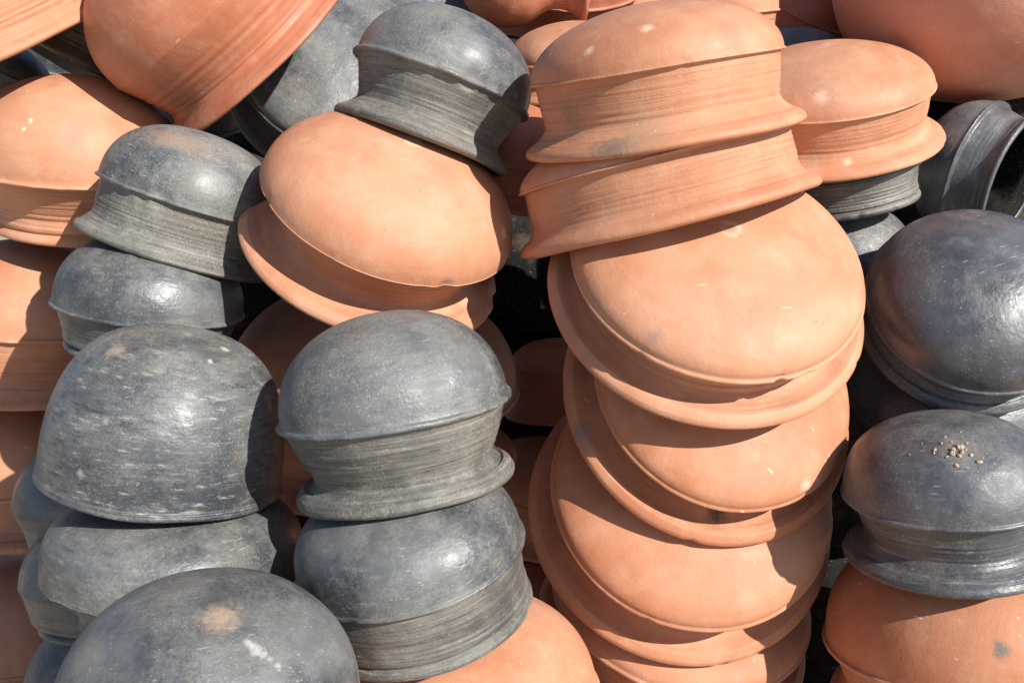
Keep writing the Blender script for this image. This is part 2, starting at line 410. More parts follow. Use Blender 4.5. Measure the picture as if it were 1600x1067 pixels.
def grid_normals(G):
    du = np.roll(G, -1, 1) - np.roll(G, 1, 1)
    dv = np.empty_like(G)
    dv[1:-1] = G[2:] - G[:-2]; dv[0] = G[1] - G[0]; dv[-1] = G[-1] - G[-2]
    N = np.cross(dv, du)
    l = np.linalg.norm(N, axis=-1, keepdims=True)
    N = N / np.maximum(l, 1e-12)
    N[0] = (0, 0, 1); N[-1] = (0, 0, -1)
    return N

def rows_mesh(name, G, N, ranges):
    nseg = G.shape[1]; co, no, fa = [], [], []; base = 0
    j = np.arange(nseg); j2 = (j + 1) % nseg
    for a, b in ranges:
        k = b - a
        co.append(G[a:b].reshape(-1, 3)); no.append(N[a:b].reshape(-1, 3))
        for i in range(k - 1):
            r0 = base + i * nseg; r1 = r0 + nseg
            fa.append(np.stack([r0 + j, r1 + j, r1 + j2, r0 + j2], 1))
        base += k * nseg
    return mesh_from(name, np.concatenate(co), np.concatenate(fa), np.concatenate(no))

def make_pot(key, p):
    seed = SEEDS[key]
    nseg = p.get('nseg', 192)
    p['key'] = key
    G, (i1, i2, i3) = pot_grid(p, seed, nseg)
    N = grid_normals(G)
    m = len(G)
    # inner wall split at the height of the ridge
    inner_z = G[i3:, 0, 2]
    k = i3 + int(np.argmax(inner_z > 0)) if (inner_z > 0).any() else m - 2
    root = bpy.data.objects.new(p['name'], None)
    root.empty_display_size = .02
    col.objects.link(root)
    ax = Vector(p['ax']).normalized()
    q = Vector((0, 0, 1)).rotation_difference(ax)
    spin = Matrix.Rotation(p.get('spin', seed * 1.7), 4, 'Z')
    base_off = Vector((0, 0, -p['hr'] * p['Rw'])) if p.get('kind') != 'bell' else Vector((0, 0, 0))
    M = Matrix.Translation(Vector(p['C'])) @ q.to_matrix().to_4x4() @ spin
    root.matrix_world = M
    root['label'] = p['label']; root['category'] = 'jar' if p.get('kind') == 'jar' else 'pot'
    root['group'] = p['group']
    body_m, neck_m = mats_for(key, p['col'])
    if p.get('darkened'): k = i3 - 1
    inner_m = mats_for(key, 'q')[0] if p.get('darkened') else None  # inner wall coloured near-black to paint in the shade of the mouth
    parts = [('body', [(0, i1 + 1)] if inner_m else [(0, i1 + 1), (k, m)], body_m), ('rim', [(i2 - 1, i3)], neck_m if p['col'] in 'gk' and p.get('kind') != 'bell' and not p.get('plain') else body_m)]
    if i2 > i1 + 1:
        parts.insert(1, ('neck', [(i1, i2)] if inner_m else [(i1, i2), (i3 - 1, k + 1)], neck_m if not p.get('plain') and p.get('kind') not in ('bell', 'jar') else body_m))
    if inner_m:
        parts.append(('interior', [(k, m)], inner_m))
    for nm, rg, mat in parts:
        o = bpy.data.objects.new(nm, rows_mesh(nm, G, N, rg))
        o.data.materials.append(mat)
        col.objects.link(o)
        o.parent = root
        o['seed'] = float((seed * 0.618) % 7.0)
        o['dust'] = float(p.get('dust', .38)); o['smoke'] = float(p.get('smoke', .3)); o['brush'] = float(p.get('brush', .35)); o['settle'] = float(p.get('settle', .6)); o['scuff'] = float(p.get('scuff', .38))
        o['tone'] = float(p.get('tone', (seed * .37) % 1.0 * .6))
    return root

GROUND_Z = -0.93
CHIPS = {'T': [((-0.042, 0.1419, -0.0614), 0.018, 0.007), ((0.0905, 0.1138, 0.0004), 0.01, 0.003)], 'S1b': [((-0.0033, -0.1266, 0.0087), 0.02, 0.004), ((0.0243, -0.1248, 0.0), 0.02, 0.003)], 'G1': [((0.0968, 0.0451, 0.0001), 0.012, 0.004), ((0.0842, 0.0657, 0.0001), 0.014, 0.004)], 'N': [((-0.0442, 0.0994, -0.0008), 0.014, 0.005), ((-0.0617, 0.0898, 0.0002), 0.012, 0.004)], 'C3c': [((0.1517, 0.0336, 0.0009), 0.007, 0.003)]}
CLODS = [((0.4225, 0.8699, -0.3543), (-0.249, -0.598, 0.762), 0.0034874999999999997), ((0.4249, 0.8637, -0.3565), (-0.219, -0.653, 0.725), 0.00279), ((0.416, 0.8648, -0.3583), (-0.313, -0.639, 0.703), 0.0020924999999999997), ((0.4319, 0.8594, -0.3574), (-0.144, -0.691, 0.708), 0.00186), ((0.4114, 0.8795, -0.354), (-0.377, -0.502, 0.779), 0.0013200000000000002), ((0.4034, 0.8744, -0.3585), (-0.451, -0.542, 0.709), 0.0018000000000000002), ((0.4103, 0.8629, -0.3612), (-0.369, -0.65, 0.664), 0.0012000000000000001), ((0.416, 0.8535, -0.3651), (-0.302, -0.733, 0.609), 0.0016275), ((0.4371, 0.8518, -0.3614), (-0.087, -0.754, 0.651), 0.00186), ((0.4019, 0.8715, -0.3603), (-0.462, -0.567, 0.682), 0.00108), ((0.433, 0.8732, -0.3512), (-0.138, -0.571, 0.809), 0.00108), ((0.3966, 0.8876, -0.3572), (-0.536, -0.41, 0.738), 0.0007799999999999999), ((0.4408, 0.8554, -0.3587), (-0.049, -0.725, 0.687), 0.0009000000000000001), ((0.4178, 0.8874, -0.3503), (-0.316, -0.429, 0.846), 0.00108), ((0.4344, 0.8915, -0.3466), (-0.13, -0.392, 0.911), 0.0009000000000000001), ((0.3831, 0.8814, -0.3664), (-0.651, -0.455, 0.607), 0.0009000000000000001), ((0.4203, 0.8781, -0.352), (-0.28, -0.521, 0.806), 0.0012000000000000001), ((0.4497, 0.8633, -0.3539), (0.045, -0.657, 0.753), 0.0007199999999999999), ((0.4316, 0.8445, -0.3682), (-0.14, -0.811, 0.568), 0.0007199999999999999), ((0.4192, 0.8679, -0.3559), (-0.282, -0.613, 0.738), 0.0022500000000000003), ((0.4258, 0.8698, -0.3536), (-0.214, -0.6, 0.771), 0.0024000000000000002), ((0.4209, 0.8613, -0.3587), (-0.26, -0.671, 0.694), 0.001875), ((0.4287, 0.8658, -0.3548), (-0.181, -0.636, 0.75), 0.00165)]
SEEDS = {'C3a': 11, 'C3b': 18, 'C3c': 25, 'C3d': 32, 'C3e': 39, 'C3f': 46, 'S2a': 53, 'S2b': 60, 'S2c': 67, 'S1a': 74, 'S1b': 81, 'F': 88, 'T': 95, 'T2': 102, 'N': 109, 'D': 116, 'R': 123, 'TL': 130, 'P1': 137, 'P2': 144, 'P3': 151, 'P4': 158, 'G1': 165, 'G2': 172, 'G3': 179, 'G4': 186, 'G5': 193, 'M': 200, 'M2': 207, 'M3': 214, 'RB': 221, 'RC': 228, 'RD': 235, 'B': 242, 'BR': 249, 'O2': 256, 'O3': 263, 'O4': 270, 'GB': 277, 'LG': 284, 'LP': 291, 'K1': 298, 'K2': 305, 'K4': 312, 'K5': 319, 'RB2': 326, 'O1': 333, 'Q0': 340, 'Q1': 347, 'Q2': 354, 'Q3': 361, 'Q4': 368, 'Q5': 375, 'Q6': 382, 'Q7': 389, 'Q8': 396, 'Q9': 403, 'Q10': 410, 'Q11': 417, 'Q12': 424, 'Q13': 431, 'Q14': 438, 'Q15': 445, 'Q16': 452, 'Q17': 459, 'Q18': 466, 'Q19': 473, 'Q20': 480, 'Q21': 487, 'Q22': 494, 'Q23': 501, 'Q24': 508, 'X0': 913, 'X1': 926, 'X2': 939, 'X3': 952, 'X4': 965, 'X5': 978, 'X6': 991, 'X7': 1004, 'X8': 1017, 'X9': 1030, 'X10': 1043, 'X11': 1056, 'X12': 1069}
# centre of the ridge circle, axis towards the closed base, ridge radius (metres), outline
POTS = {
    'C3a': dict(name='terracotta_pot', label='orange pot topping the tall terracotta stack, soot-grey patch on its lip', group='pots of the tall terracotta stack', C=(0.1524, 1.088, -0.0085), ax=(-0.1527, 0.0218, 0.988), Rw=0.1355, hd=0.49, n=2.0, hr=0.536, rr=1.11, rn=0.93, lip=0.5, col='o', rings=0.6, tone=0.35, smoke=0.5, rough=0.6),
    'C3b': dict(name='terracotta_pot', label='shallow orange pot second from the top of the tall terracotta stack', group='pots of the tall terracotta stack', C=(0.157, 1.1, -0.1074), ax=(-0.2458, 0.1541, 0.957), Rw=0.1542, hd=0.38, n=1.7, hr=0.428, rr=1.09, rn=0.97, lip=0.5, col='o', rings=0.6, tone=0.3, rough=0.6),
    'C3c': dict(name='terracotta_pot', label='broad smooth orange pot tipped forward, third and largest of the tall terracotta stack', group='pots of the tall terracotta stack', C=(0.2146, 1.01, -0.2046), ax=(0.096, -0.5827, 0.807), Rw=0.1556, hd=0.33, n=2.0, hr=0.333, rr=1.11, rn=0.855, lip=0.8, col='o', uc=0.075, nk=0.7, dust=0.2, smoke=0.1, rings=2.2, nring=9, tone=0.0, rough=0.6),
    'C3d': dict(name='terracotta_pot', label='orange pot tipped forward, fourth from the top of the tall terracotta stack', group='pots of the tall terracotta stack', C=(0.2311, 1.022, -0.3397), ax=(0.1959, -0.7089, 0.6775), Rw=0.1473, hd=0.27, n=2.0, hr=0.315, rr=1.153, rn=0.855, lip=0.8, col='o', uc=0.075, nk=0.7, rings=2.2, tone=0.7, scuff=0.9, smoke=0.5, rough=0.6),
    'C3e': dict(name='terracotta_pot', label='orange pot tipped forward, fifth from the top of the tall terracotta stack', group='pots of the tall terracotta stack', C=(0.2052, 1.03, -0.47), ax=(0.0773, -0.674, 0.7346), Rw=0.1621, hd=0.27, n=2.0, hr=0.404, rr=1.121, rn=0.855, lip=0.8, col='o', uc=0.075, nk=0.7, rings=2.2, tone=0.4, smoke=0.2, rough=0.6),
    'C3f': dict(name='terracotta_pot', label='orange pot cut by the bottom edge, lowest of the tall terracotta stack', group='pots of the tall terracotta stack', C=(0.2084, 1.085, -0.6288), ax=(0.1037, -0.2986, 0.9487), Rw=0.1609, hd=0.27, n=2.0, hr=0.42, rr=1.06, rn=0.855, lip=0.8, col='o', uc=0.075, nk=0.7, tone=0.5),
    'S2a': dict(name='grey_clay_pot', label='dusty grey pot with raised ridge, ribbed waist and rounded lip, beside the bell-shaped one', group='pots of the ridged grey stack', C=(-0.1121, 0.89, -0.3207), ax=(-0.1392, 0.1352, 0.981), Rw=0.1132, hd=0.814, n=2.15, hr=0.652, rr=0.937, rn=0.76, lip=1.4, col='g', nm=0.5, uc=-0.01, lipt=1.5, nk=0.73, dust=0.5, rings=1.0),
    'S2b': dict(name='grey_clay_pot', label='grey pot with dark ribbed neck, second of its stack, standing on an orange dome', group='pots of the ridged grey stack', C=(-0.0958, 0.841, -0.4498), ax=(-0.1943, -0.0348, 0.9803), Rw=0.1106, hd=0.62, n=2.7, hr=0.584, rr=0.949, rn=0.92, lip=1.0, col='g', dust=0.3, rings=0.6),
    'S2c': dict(name='terracotta_pot', label='orange dome at the bottom edge under two stacked grey pots', group='pots of the ridged grey stack', C=(-0.0458, 0.858, -0.6226), ax=(-0.1122, 0.0935, 0.9893), Rw=0.1364, hd=0.75, n=2.2, hr=0.45, rr=1.04, rn=0.9, lip=1.0, col='o', tone=0.2),
    'S1a': dict(name='grey_clay_pot', label='tall bell-shaped grey pot with flared lip, brushed and scuffed surface', group='pots of the bell-shaped grey stack', C=(-0.3594, 0.93, -0.4149), ax=(0.1666, 0.1456, 0.9752), Rw=0.1193, hd=1.335, n=2.7, hr=0.06, rr=1.0, rn=0.95, lip=1.0, col='g', kind='bell', rs=0.985, brush=0.9, dust=0.3, rough=1.3, settle=0.7),
    'S1b': dict(name='grey_clay_pot', label='scraped grey pot directly under the bell-shaped one', group='pots of the bell-shaped grey stack', C=(-0.3401, 0.896, -0.4926), ax=(0.0553, 0.1157, 0.9917), Rw=0.1271, hd=0.55, n=3.4, hr=0.4, rr=0.72, rn=0.72, lip=0.12, col='g', plain=1, brush=0.6, dust=0.4, rough=1.0),
    'F': dict(name='grey_clay_pot', label='large grey dome at the bottom edge with a tan spot and a white scratch', group='loose pots around the stacks', C=(-0.2376, 0.668, -0.4932), ax=(0.0775, 0.0219, 0.9968), Rw=0.1202, hd=0.85, n=2.2, hr=0.4, rr=1.0, rn=0.9, lip=1.0, col='g', brush=0.15, dust=0.35, settle=0.4),
    'T': dict(name='terracotta_pot', label='wide orange pot tilted to the right under the leaning grey-black pot, chipped lip', group='loose pots around the stacks', C=(-0.1378, 1.108, -0.1582), ax=(0.3659, -0.3376, 0.8673), Rw=0.1456, hd=0.58, n=2.0, hr=0.486, rr=1.057, rn=0.78, lip=0.2, col='o', uc=0.09, nk=0.66, rings=0.6, tone=0.1, rough=0.6),
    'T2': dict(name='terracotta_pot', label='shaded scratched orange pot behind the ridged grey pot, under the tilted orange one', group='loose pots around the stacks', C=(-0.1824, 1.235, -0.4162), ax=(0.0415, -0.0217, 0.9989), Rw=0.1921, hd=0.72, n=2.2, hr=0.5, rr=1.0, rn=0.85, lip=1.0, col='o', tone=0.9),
    'N': dict(name='grey_clay_pot', label='leaning grey-black pot with broken ridge and flared lip perched on the tilted orange pot', group='loose pots around the stacks', C=(-0.0824, 1.186, -0.0301), ax=(0.3454, 0.206, 0.9155), Rw=0.109, hd=0.791, n=2.2, hr=0.651, rr=0.98, rn=0.8, lip=1.5, col='g', uc=0.0, nm=0.6, lipt=1.4, dust=0.3, rings=0.6),
    'D': dict(name='grey_clay_pot', label='wide slate-grey pot tipped towards the viewer behind the leaning grey-black pot', group='loose pots around the stacks', C=(-0.264, 1.56, -0.0115), ax=(0.2403, -0.7961, 0.5554), Rw=0.1486, hd=0.35, n=2.0, hr=0.42, rr=1.13, rn=0.9, lip=1.0, col='g'),
    'R': dict(name='terracotta_pot', label='reddish pot lying on its side at the top left, rim sloping to a point', group='loose pots around the stacks', C=(-0.3893, 1.34, 0.0736), ax=(-0.6025, -0.2886, 0.7441), Rw=0.165, hd=0.75, n=2.3, hr=0.55, rr=1.0, rn=0.86, lip=0.02, col='r', plain=1, uc=-0.008, lipt=0.6, nk=0.72),
    'TL': dict(name='terracotta_pot', label='orange ribbed pot in the top left corner with dusty lip', group='loose pots around the stacks', C=(-0.681, 1.3, 0.0774), ax=(-0.2973, -0.25, 0.9215), Rw=0.1359, hd=0.6, n=2.0, hr=0.5, rr=1.05, rn=0.95, lip=1.0, col='o', tone=0.1),
    'P1': dict(name='terracotta_pot', label='orange pot with rounded base at the left edge, topmost of its stack', group='pots of the left edge stack', C=(-0.5789, 1.328, -0.1346), ax=(0.1076, -0.1012, 0.989), Rw=0.1372, hd=0.843, n=2.1, hr=0.586, rr=0.814, rn=0.77, lip=1.0, col='o', tone=0.2),
    'P2': dict(name='terracotta_pot', label='orange pot with finely ribbed neck at the left edge, second of its stack', group='pots of the left edge stack', C=(-0.6772, 1.34, -0.3619), ax=(0.1056, 0.139, 0.9846), Rw=0.1354, hd=0.9, n=2.2, hr=0.652, rr=1.0, rn=0.85, lip=1.0, col='o', tone=0.5, rings=0.4),
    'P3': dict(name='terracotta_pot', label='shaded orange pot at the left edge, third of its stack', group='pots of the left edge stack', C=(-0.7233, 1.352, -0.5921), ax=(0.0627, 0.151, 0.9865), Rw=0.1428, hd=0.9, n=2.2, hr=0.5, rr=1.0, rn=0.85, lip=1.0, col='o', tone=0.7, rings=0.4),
    'P4': dict(name='terracotta_pot', label='orange pot in the lower left corner, lowest of its stack', group='pots of the left edge stack', C=(-0.7668, 1.352, -0.8741), ax=(0.0373, 0.2027, 0.9785), Rw=0.1554, hd=0.9, n=2.2, hr=0.5, rr=1.0, rn=0.85, lip=1.0, col='o', rings=0.4),
    'G1': dict(name='grey_clay_pot', label='olive-grey pot with cracked ridge and streaked neck beside a left-edge orange pot', group='pots of the small grey stack', C=(-0.3817, 1.165, -0.1613), ax=(0.3191, 0.1549, 0.935), Rw=0.1068, hd=0.776, n=2.3, hr=0.581, rr=1.072, rn=0.93, lip=1.0, col='g', dust=0.65, rings=0.6),
    'G2': dict(name='grey_clay_pot', label='blue-grey pot with scuffed dome directly under the olive-grey streaked pot', group='pots of the small grey stack', C=(-0.4212, 1.11, -0.2784), ax=(0.1408, 0.0911, 0.9858), Rw=0.1072, hd=0.78, n=2.4, hr=0.45, rr=0.84, rn=0.85, lip=1.0, col='g', plain=1, dust=0.25),
    'G3': dict(name='black_clay_pot', label='dark grey pot peeping out left of the bell-shaped pot lip', group='pots of the small grey stack', C=(-0.5271, 1.182, -0.5586), ax=(0.0223, 0.2226, 0.9747), Rw=0.1158, hd=0.8, n=2.2, hr=0.5, rr=0.8, rn=0.85, lip=0.1, col='k', plain=1, uc=0),
    'G4': dict(name='black_clay_pot', label='dark grey pot peeping out left of the scraped grey pot', group='pots of the small grey stack', C=(-0.5005, 1.11, -0.6303), ax=(0.0154, 0.2386, 0.971), Rw=0.1098, hd=0.8, n=2.2, hr=0.5, rr=0.8, rn=0.88, lip=0.1, col='k', plain=1, uc=0),
    'G5': dict(name='grey_clay_pot', label='shaded blue-grey pot between the lower left orange pot and the large front dome', group='pots of the small grey stack', C=(-0.5204, 1.133, -0.8054), ax=(0.0249, 0.2147, 0.9764), Rw=0.1194, hd=0.9, n=2.2, hr=0.4, rr=0.9, rn=0.88, lip=0.1, col='g', plain=1, uc=0),
    'M': dict(name='terracotta_pot', label='orange pot right of the tall terracotta stack with flaring lip, standing on grey pots', group='pots of the flaring orange stack', C=(0.3872, 1.26, -0.0394), ax=(-0.1478, -0.1966, 0.9693), Rw=0.1298, hd=0.439, n=2.0, hr=0.5, rr=1.098, rn=0.92, lip=0.5, col='o', rings=0.6, tone=0.1, rough=0.6),
    'M2': dict(name='grey_clay_pot', label='grey pot with rounded lip directly under the flaring orange pot', group='pots of the flaring orange stack', C=(0.4168, 1.248, -0.134), ax=(-0.2032, -0.0111, 0.9791), Rw=0.0933, hd=0.6, n=2.0, hr=0.46, rr=0.93, rn=0.9, lip=1.0, col='g', lipt=1.4),
    'M3': dict(name='grey_clay_pot', label='pale grey pot lowest under the flaring orange pot, behind the round black dome', group='pots of the flaring orange stack', C=(0.4237, 1.272, -0.2894), ax=(-0.1248, 0.1157, 0.9854), Rw=0.1059, hd=0.98, n=3.2, hr=0.5, rr=1.0, rn=0.9, lip=1.0, col='g', settle=0.2, dust=0.7),
    'RB': dict(name='black_clay_pot', label='smooth round black pot tipped forward at the right edge, shiny dome', group='black pots tipped forward at the right', C=(0.5124, 1.06, -0.2596), ax=(-0.0561, -0.662, 0.7474), Rw=0.1181, hd=0.645, n=2.1, hr=0.392, rr=0.986, rn=0.85, lip=1.0, col='k', dust=0.15, brush=0.1, settle=0.1),
    'RC': dict(name='black_clay_pot', label='black pot with crumbs of dry earth on its dome, at the right edge', group='pots of the right edge stack', C=(0.4455, 0.925, -0.4246), ax=(-0.1018, 0.0853, 0.9911), Rw=0.1046, hd=0.761, n=2.3, hr=0.622, rr=0.994, rn=0.78, lip=1.0, col='k', nm=0.6, uc=0.05, lipt=1.4, dust=0.22, settle=0.5),
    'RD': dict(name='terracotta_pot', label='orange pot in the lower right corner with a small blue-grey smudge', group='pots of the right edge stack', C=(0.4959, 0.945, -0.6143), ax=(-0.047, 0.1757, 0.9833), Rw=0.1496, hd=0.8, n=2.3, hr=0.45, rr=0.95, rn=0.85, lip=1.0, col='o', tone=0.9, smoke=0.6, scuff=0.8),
    'B': dict(name='black_clay_pot', label='black pot lying on its side with open mouth at the right edge', group='loose pots around the stacks', C=(0.6048, 1.293, -0.1377), ax=(-0.6823, 0.7011, 0.2074), Rw=0.0889, hd=0.8, n=2.3, hr=0.55, rr=0.95, rn=0.85, lip=1.0, col='k', rings=0.3, plain=1, dust=0.05, darkened=1),
    'BR': dict(name='black_clay_pot', label='big pinkish round-bottomed pot in the top right corner, shaded underneath', group='loose pots around the stacks', C=(0.6414, 1.407, 0.1379), ax=(0.1684, 0.0773, -0.9827), Rw=0.2078, hd=0.93, n=2.3, hr=0.45, rr=1.0, rn=0.75, lip=0.05, col='p', uc=-0.008),
    'O2': dict(name='terracotta_pot', label='small orange pot glimpsed between the leaning grey-black pot and the tall terracotta stack', group='loose pots around the stacks', C=(0.0832, 1.428, -0.0009), ax=(-0.0736, -0.0824, 0.9939), Rw=0.0938, hd=0.55, n=2.0, hr=0.5, rr=1.05, rn=0.9, lip=1.0, col='o', tone=0.1),
    'O3': dict(name='terracotta_pot', label='orange pot at the top edge behind the tall terracotta stack', group='loose pots around the stacks', C=(0.283, 1.41, 0.0609), ax=(-0.0745, -0.0814, 0.9939), Rw=0.0801, hd=0.8, n=2.3, hr=0.6, rr=1.0, rn=0.9, lip=1.0, col='o'),
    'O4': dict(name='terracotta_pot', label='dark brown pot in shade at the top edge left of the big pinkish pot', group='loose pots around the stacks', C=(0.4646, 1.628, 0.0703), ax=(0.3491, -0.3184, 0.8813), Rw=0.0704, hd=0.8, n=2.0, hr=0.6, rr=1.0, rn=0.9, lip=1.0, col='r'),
    'GB': dict(name='grey_clay_pot', label='grey dome peeping out above the flaring orange pot', group='pots of the small grey stack', C=(0.4044, 1.48, 0.0018), ax=(-0.1262, -0.1822, 0.9751), Rw=0.074, hd=0.55, n=2.0, hr=0.5, rr=1.0, rn=0.9, lip=1.0, col='g'),
    'LG': dict(name='grey_clay_pot', label='dark grey pot with pale lip wedged under the reddish pot at the top left', group='loose pots around the stacks', C=(-0.5961, 1.5, 0.0352), ax=(0.4454, 0.2694, 0.8538), Rw=0.1118, hd=0.7, n=2.0, hr=0.55, rr=1.05, rn=0.9, lip=1.0, col='g'),
    'LP': dict(name='grey_clay_pot', label='dusty grey pot at the left edge above the topmost orange pot', group='loose pots around the stacks', C=(-0.7926, 1.56, -0.0162), ax=(0.4063, 0.2157, 0.8879), Rw=0.0881, hd=0.6, n=2.0, hr=0.55, rr=1.0, rn=0.9, lip=1.0, col='g'),
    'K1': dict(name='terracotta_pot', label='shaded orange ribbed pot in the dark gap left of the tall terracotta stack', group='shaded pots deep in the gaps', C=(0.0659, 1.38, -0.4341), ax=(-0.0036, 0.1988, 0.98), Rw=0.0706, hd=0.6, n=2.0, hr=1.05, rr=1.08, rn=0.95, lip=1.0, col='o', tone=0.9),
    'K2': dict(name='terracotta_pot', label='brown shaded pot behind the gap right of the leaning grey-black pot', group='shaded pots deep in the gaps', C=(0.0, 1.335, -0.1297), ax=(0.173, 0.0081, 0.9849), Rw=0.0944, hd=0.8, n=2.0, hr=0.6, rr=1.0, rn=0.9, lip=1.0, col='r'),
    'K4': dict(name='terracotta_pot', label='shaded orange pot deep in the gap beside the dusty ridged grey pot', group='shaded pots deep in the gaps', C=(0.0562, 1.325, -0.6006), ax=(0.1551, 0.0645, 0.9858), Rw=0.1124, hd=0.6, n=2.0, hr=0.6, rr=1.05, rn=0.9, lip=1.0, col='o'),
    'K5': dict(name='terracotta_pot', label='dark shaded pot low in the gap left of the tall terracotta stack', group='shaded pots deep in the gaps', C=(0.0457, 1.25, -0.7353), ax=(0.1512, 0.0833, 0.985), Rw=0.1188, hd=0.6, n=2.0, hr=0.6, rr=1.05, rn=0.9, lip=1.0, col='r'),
    'RB2': dict(name='black_clay_pot', label='black pot in deep shade behind and below the shiny round black dome', group='black pots tipped forward at the right', C=(0.5313, 1.14, -0.3809), ax=(-0.0785, -0.3991, 0.9135), Rw=0.1289, hd=0.6, n=2.0, hr=0.45, rr=1.03, rn=0.88, lip=1.0, col='k', dust=0.15),
    'O1': dict(name='terracotta_jar', label='shaded orange jar with narrow neck lying on its side at the top', group='loose pots around the stacks', C=(-0.0092, 1.5, 0.1119), ax=(-0.9824, 0.0505, 0.1797), Rw=0.0679, hd=1.0, n=2.0, hr=1.8, rr=0.6, rn=0.42, lip=0.0, col='r', kind='jar'),
    'Q0': dict(name='black_clay_pot', label='pot of the back row, hardly seen in the dark gaps', group='back row pots in the dark gaps', C=(-0.3991, 1.5, -0.3331), ax=(0.0175, -0.2062, 0.9784), Rw=0.1397, hd=0.75, n=2.2, hr=0.55, rr=1.0, rn=0.87, lip=1.0, col='q', nseg=80, dust=0.04, rings=0.2),  # near-black pots of this row carry the gap shade in their colour
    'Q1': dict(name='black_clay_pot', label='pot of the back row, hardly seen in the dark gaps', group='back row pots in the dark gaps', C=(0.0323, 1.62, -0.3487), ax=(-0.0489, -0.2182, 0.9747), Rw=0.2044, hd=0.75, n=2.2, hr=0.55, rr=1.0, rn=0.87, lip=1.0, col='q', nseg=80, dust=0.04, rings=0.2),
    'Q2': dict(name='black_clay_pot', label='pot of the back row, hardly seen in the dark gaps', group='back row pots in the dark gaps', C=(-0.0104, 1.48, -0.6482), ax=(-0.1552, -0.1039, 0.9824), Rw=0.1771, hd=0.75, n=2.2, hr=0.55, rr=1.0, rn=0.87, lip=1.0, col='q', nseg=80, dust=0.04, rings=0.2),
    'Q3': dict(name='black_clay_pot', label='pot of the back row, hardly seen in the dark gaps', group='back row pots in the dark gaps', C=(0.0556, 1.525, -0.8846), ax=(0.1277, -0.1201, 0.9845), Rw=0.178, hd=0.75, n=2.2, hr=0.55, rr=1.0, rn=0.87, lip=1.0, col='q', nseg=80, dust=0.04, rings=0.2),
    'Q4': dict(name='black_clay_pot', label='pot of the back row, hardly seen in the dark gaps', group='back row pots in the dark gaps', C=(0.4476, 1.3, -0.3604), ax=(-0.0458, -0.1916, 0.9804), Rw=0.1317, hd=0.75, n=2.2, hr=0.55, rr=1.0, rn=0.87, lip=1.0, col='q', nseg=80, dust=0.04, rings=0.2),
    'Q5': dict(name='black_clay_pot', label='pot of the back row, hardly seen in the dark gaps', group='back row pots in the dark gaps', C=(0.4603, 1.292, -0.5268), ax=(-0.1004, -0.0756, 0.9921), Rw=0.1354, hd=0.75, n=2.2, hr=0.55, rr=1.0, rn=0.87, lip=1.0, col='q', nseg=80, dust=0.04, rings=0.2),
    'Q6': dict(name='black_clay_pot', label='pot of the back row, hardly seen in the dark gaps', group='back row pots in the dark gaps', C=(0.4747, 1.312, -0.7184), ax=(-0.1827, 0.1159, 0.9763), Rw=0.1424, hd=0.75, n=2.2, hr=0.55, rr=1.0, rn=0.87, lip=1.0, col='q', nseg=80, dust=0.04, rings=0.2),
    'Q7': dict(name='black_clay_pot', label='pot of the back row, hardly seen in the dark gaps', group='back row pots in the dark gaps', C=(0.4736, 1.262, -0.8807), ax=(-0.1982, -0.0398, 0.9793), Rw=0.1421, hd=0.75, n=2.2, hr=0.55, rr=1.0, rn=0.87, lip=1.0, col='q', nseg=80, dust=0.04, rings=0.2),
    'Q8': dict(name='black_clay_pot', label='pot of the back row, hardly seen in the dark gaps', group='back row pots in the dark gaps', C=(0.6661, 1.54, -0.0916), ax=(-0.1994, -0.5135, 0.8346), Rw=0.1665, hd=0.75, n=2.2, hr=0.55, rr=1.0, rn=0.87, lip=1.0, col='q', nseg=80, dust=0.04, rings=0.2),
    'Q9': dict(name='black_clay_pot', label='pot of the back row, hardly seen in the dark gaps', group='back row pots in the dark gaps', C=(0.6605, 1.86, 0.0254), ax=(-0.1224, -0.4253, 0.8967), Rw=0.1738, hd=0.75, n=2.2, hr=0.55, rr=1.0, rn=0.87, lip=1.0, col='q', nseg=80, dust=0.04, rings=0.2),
    'Q10': dict(name='terracotta_pot', label='pot of the back row, hardly seen in the dark gaps', group='back row pots in the dark gaps', C=(0.5323, 1.925, 0.1169), ax=(-0.2851, -0.5396, 0.7922), Rw=0.1538, hd=0.75, n=2.2, hr=0.55, rr=1.0, rn=0.87, lip=1.0, col='r', nseg=80, dust=0.04, rings=0.2),
    'Q11': dict(name='terracotta_pot', label='pot of the back row, hardly seen in the dark gaps', group='back row pots in the dark gaps', C=(0.2035, 1.837, 0.1008), ax=(-0.0202, -0.6512, 0.7587), Rw=0.1583, hd=0.75, n=2.2, hr=0.55, rr=1.0, rn=0.87, lip=1.0, col='o', nseg=80, dust=0.04, rings=0.2),
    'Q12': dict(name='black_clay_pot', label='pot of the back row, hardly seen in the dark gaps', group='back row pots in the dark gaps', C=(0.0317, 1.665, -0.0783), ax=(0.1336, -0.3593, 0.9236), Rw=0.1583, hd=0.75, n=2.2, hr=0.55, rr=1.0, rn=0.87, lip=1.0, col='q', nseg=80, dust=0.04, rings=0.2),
    'Q13': dict(name='grey_clay_pot', label='pot of the back row, hardly seen in the dark gaps', group='back row pots in the dark gaps', C=(-0.1832, 1.86, 0.1021), ax=(0.1193, -0.5959, 0.7941), Rw=0.1717, hd=0.75, n=2.2, hr=0.55, rr=1.0, rn=0.87, lip=1.0, col='g', nseg=80, dust=0.04, rings=0.2),
    'Q14': dict(name='black_clay_pot', label='pot of the back row, hardly seen in the dark gaps', group='back row pots in the dark gaps', C=(-0.3921, 1.588, -0.2155), ax=(0.1337, -0.2804, 0.9505), Rw=0.1341, hd=0.75, n=2.2, hr=0.55, rr=1.0, rn=0.87, lip=1.0, col='q', nseg=80, dust=0.04, rings=0.2),
